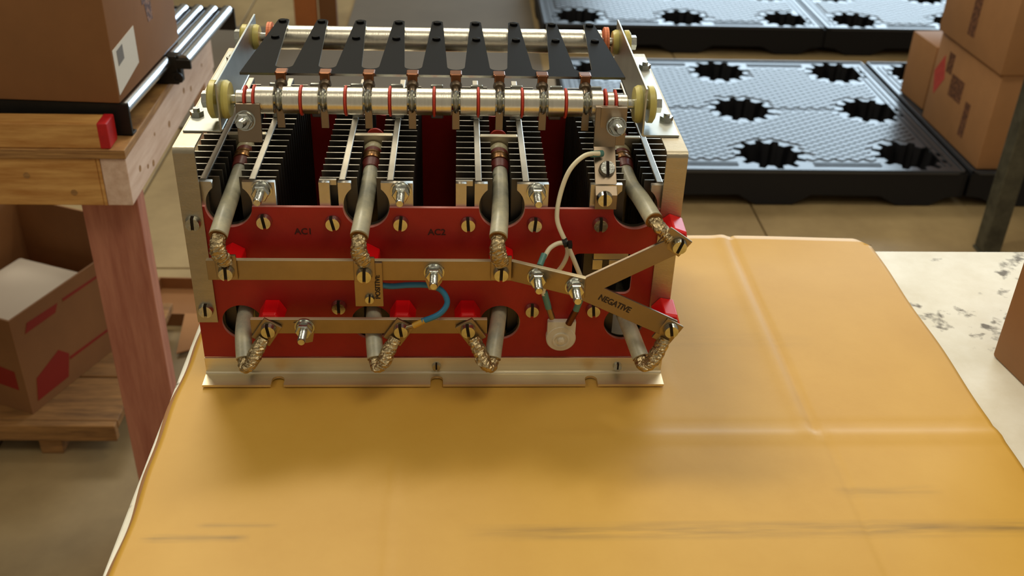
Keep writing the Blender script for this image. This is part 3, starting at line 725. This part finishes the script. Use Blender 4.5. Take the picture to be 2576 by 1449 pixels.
# ================================================================ PLASTIC PALLETS
def gear(cx, cy, rx, ry, n=12, sq=.78, ph=0):
    pts = []
    for i in range(n):
        for k, rr in ((-.30, sq), (-.16, 1), (.16, 1), (.30, sq)):
            a = ph+2*PI*(i+k)/n; pts.append((cx+rx*rr*math.cos(a), cy+ry*rr*math.sin(a)))
    return pts
PW, PD, PH = 1.18, .99, .115
def pallet():
    t = thing('plastic_pallet', 'x', 'pallet', (0, 0, FZ))
    cups = [(.155+i*.4435, .125+j*.372) for j in range(3) for i in range(3)]
    cups = [(x, y) for x, y in cups]
    gs = [gear(x, y, .115, .110, 12, .78, .1) for x, y in cups]
    me = flat_with_holes([rrect(0, PW, 0, PD, .035, 6)]+gs, .006); me.transform(Matrix.Translation((0, 0, PH-.003)))
    MB().mesh2(me).build('deck', 'pallet', t)
    # rim and grooves round the edge, ribs along the rows
    q = MB()
    for o_, w2, hh in ((.004, .006, .0045), (.022, .004, .003), (.034, .004, .003)):
        for a in ((o_, PW-o_, o_, o_+w2), (o_, PW-o_, PD-o_-w2, PD-o_), (o_, o_+w2, o_, PD-o_), (PW-o_-w2, PW-o_, o_, PD-o_)):
            if o_ < .01 : q.box(a[0], a[1], a[2], a[3], PH-.001, PH+hh)
    q.build('raised_rim', 'pallet', t, bevel=.001)
    def rib(a): MB().box(a[0], a[1], a[2], a[3], PH-.001, PH+a[4]).build('rib', 'pallet', t)
    for o_ in (.030, .050):
        for a in ((PW-o_-.004, PW-o_, .05, PD-.05, .003), (o_, o_+.004, .05, PD-.05, .003)): rib(a)
    for xa, xb in ((.275, .485), (.72, .93)):
        for yy in (.045, .060, PD-.06, PD-.045): rib((xa, xb, yy, yy+.004, .003))
        rib((xa, xb, .495, .499, .002))
    # crossing diamond pads between the openings
    q = MB(); c45, L_ = math.cos(PI/4), .022
    for i in range(24):
        for j in range(60):
            x = .08+i*.046+(j % 2)*.023; y = .09+j*.0142
            if x > PW-.08 or y > PD-.09: continue
            if any((x-a)**2/.126**2+(y-b)**2/.118**2 < 1 for a, b in cups) or abs(y-.497) < .012: continue
            vs = [q.bm.verts.new((x+dx, y+dy, PH+z)) for z in (-.0005, .0034) for dx, dy in (((.0210, 0), (0, .0130), (-.0210, 0), (0, -.0130)) if z < 0 else ((.0180, 0), (0, .0110), (-.0180, 0), (0, -.0110)))]
            q.bm.faces.new(vs[4:])
            for k in range(4): q.bm.faces.new((vs[k], vs[(k+1) % 4], vs[4+(k+1) % 4], vs[4+k]))
    o = q.build('diamond_grip', 'pallet', t); o['kind'] = 'stuff'
    # nine hollow feet
    for (x, y) in cups:
        q = MB(); a = gear(x, y, .115, .110, 12, .78, .1); b = gear(x, y, .094, .090, 12, .80, .1); n = len(a)
        va = [q.bm.verts.new((u, v_, PH-.004)) for u, v_ in a]; vb = [q.bm.verts.new((u, v_, .002)) for u, v_ in b]
        for i in range(n): q.bm.faces.new((va[i], va[(i+1) % n], vb[(i+1) % n], vb[i]))
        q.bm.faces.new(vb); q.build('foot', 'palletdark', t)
    # skirt with arches between feet
    sk = [(0, PH), (0, .012)]; X = [(0.02, .30), (.46, .74), (.90, 1.16)]
    sk = [(.0, PH-.003), (0, .036), (.05, .030), (.10, .004), (.21, .004), (.27, .034), (.485, .036), (.54, .004), (.655, .004), (.71, .036), (.925, .034), (.98, .004), (1.085, .004), (1.13, .030), (PW, .036), (PW, PH-.003)]
    q = MB().prism(sk, 1, .002, .007).prism(sk, 1, PD-.007, PD-.002)
    sd = [(u*PD/PW, v_) for u, v_ in sk]
    q.prism(sd, 0, .0, .005).prism(sd, 0, PW-.005, PW)
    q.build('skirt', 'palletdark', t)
    tag(t, group='black plastic pallets on the floor')
    return t
pa = pallet(); pa.location = (.607, 2.0, FZ); pa['label'] = 'black plastic pallet nearest the table, gear shaped openings, left of the cartons'
for loc, lb in (((1.800, 2.0, FZ), 'black plastic pallet under the stacked brown cartons'), ((.590, 3.40, FZ), 'black plastic pallet in the back row, left one'), ((1.775, 3.40, FZ), 'black plastic pallet in the back row, right one')):
    p = copy_tree(pa); p.location = loc; p['label'] = lb
DZ = FZ+PH+.0046
# cartons stacked on the right pallet
ca1 = carton('brown_carton', 'brown carton with pink diamond label, lower one of the stack', .52, .425, .300, (1.818, 2.018, DZ), math.radians(.8), group='brown cartons on the right pallet')
MB().prism([(.385, .095), (.415, .165), (.365, .235), (.335, .165)], 0, -.0006, -.0001).build('diamond_label', 'pink', ca1)
for (y0, y1, z0, z1) in ((.130, .165, .045, .155), (.20, .29, .13, .20), (.30, .34, .19, .255)):
    MB().prism([(y0, z0), (y1, z0), (y1, z1), (y0, z1)], 0, -.0006, -.0001).build('printed_marks', 'blotch2', ca1)
ca2 = carton('brown_carton', 'brown carton with black print, upper one of the stack', .52, .43, .300, (1.806, 2.010, DZ+.301), math.radians(1.5), group='brown cartons on the right pallet')
MB().prism([(.20, .045), (.245, .045), (.245, .20), (.20, .20)], 0, -.0006, -.0001).build('printed_marks', 'blotch2', ca2)
ca3 = carton('brown_carton', 'small brown carton behind the lower carton of the stack', .25, .18, .22, (1.835, 2.50, DZ), math.radians(4), group='brown cartons on the right pallet')
# steel post
ps = thing('steel_post', 'grey green steel post standing behind the table at the right', 'post', (1.752, 1.72, FZ))
MB().box(-.027, .027, -.027, .027, .008, 1.5, bev=.004).build('post', 'post', ps)
MB().box(-.029, .029, -.029, .029, 0, .008, bev=.001).build('base_plate', 'post', ps)
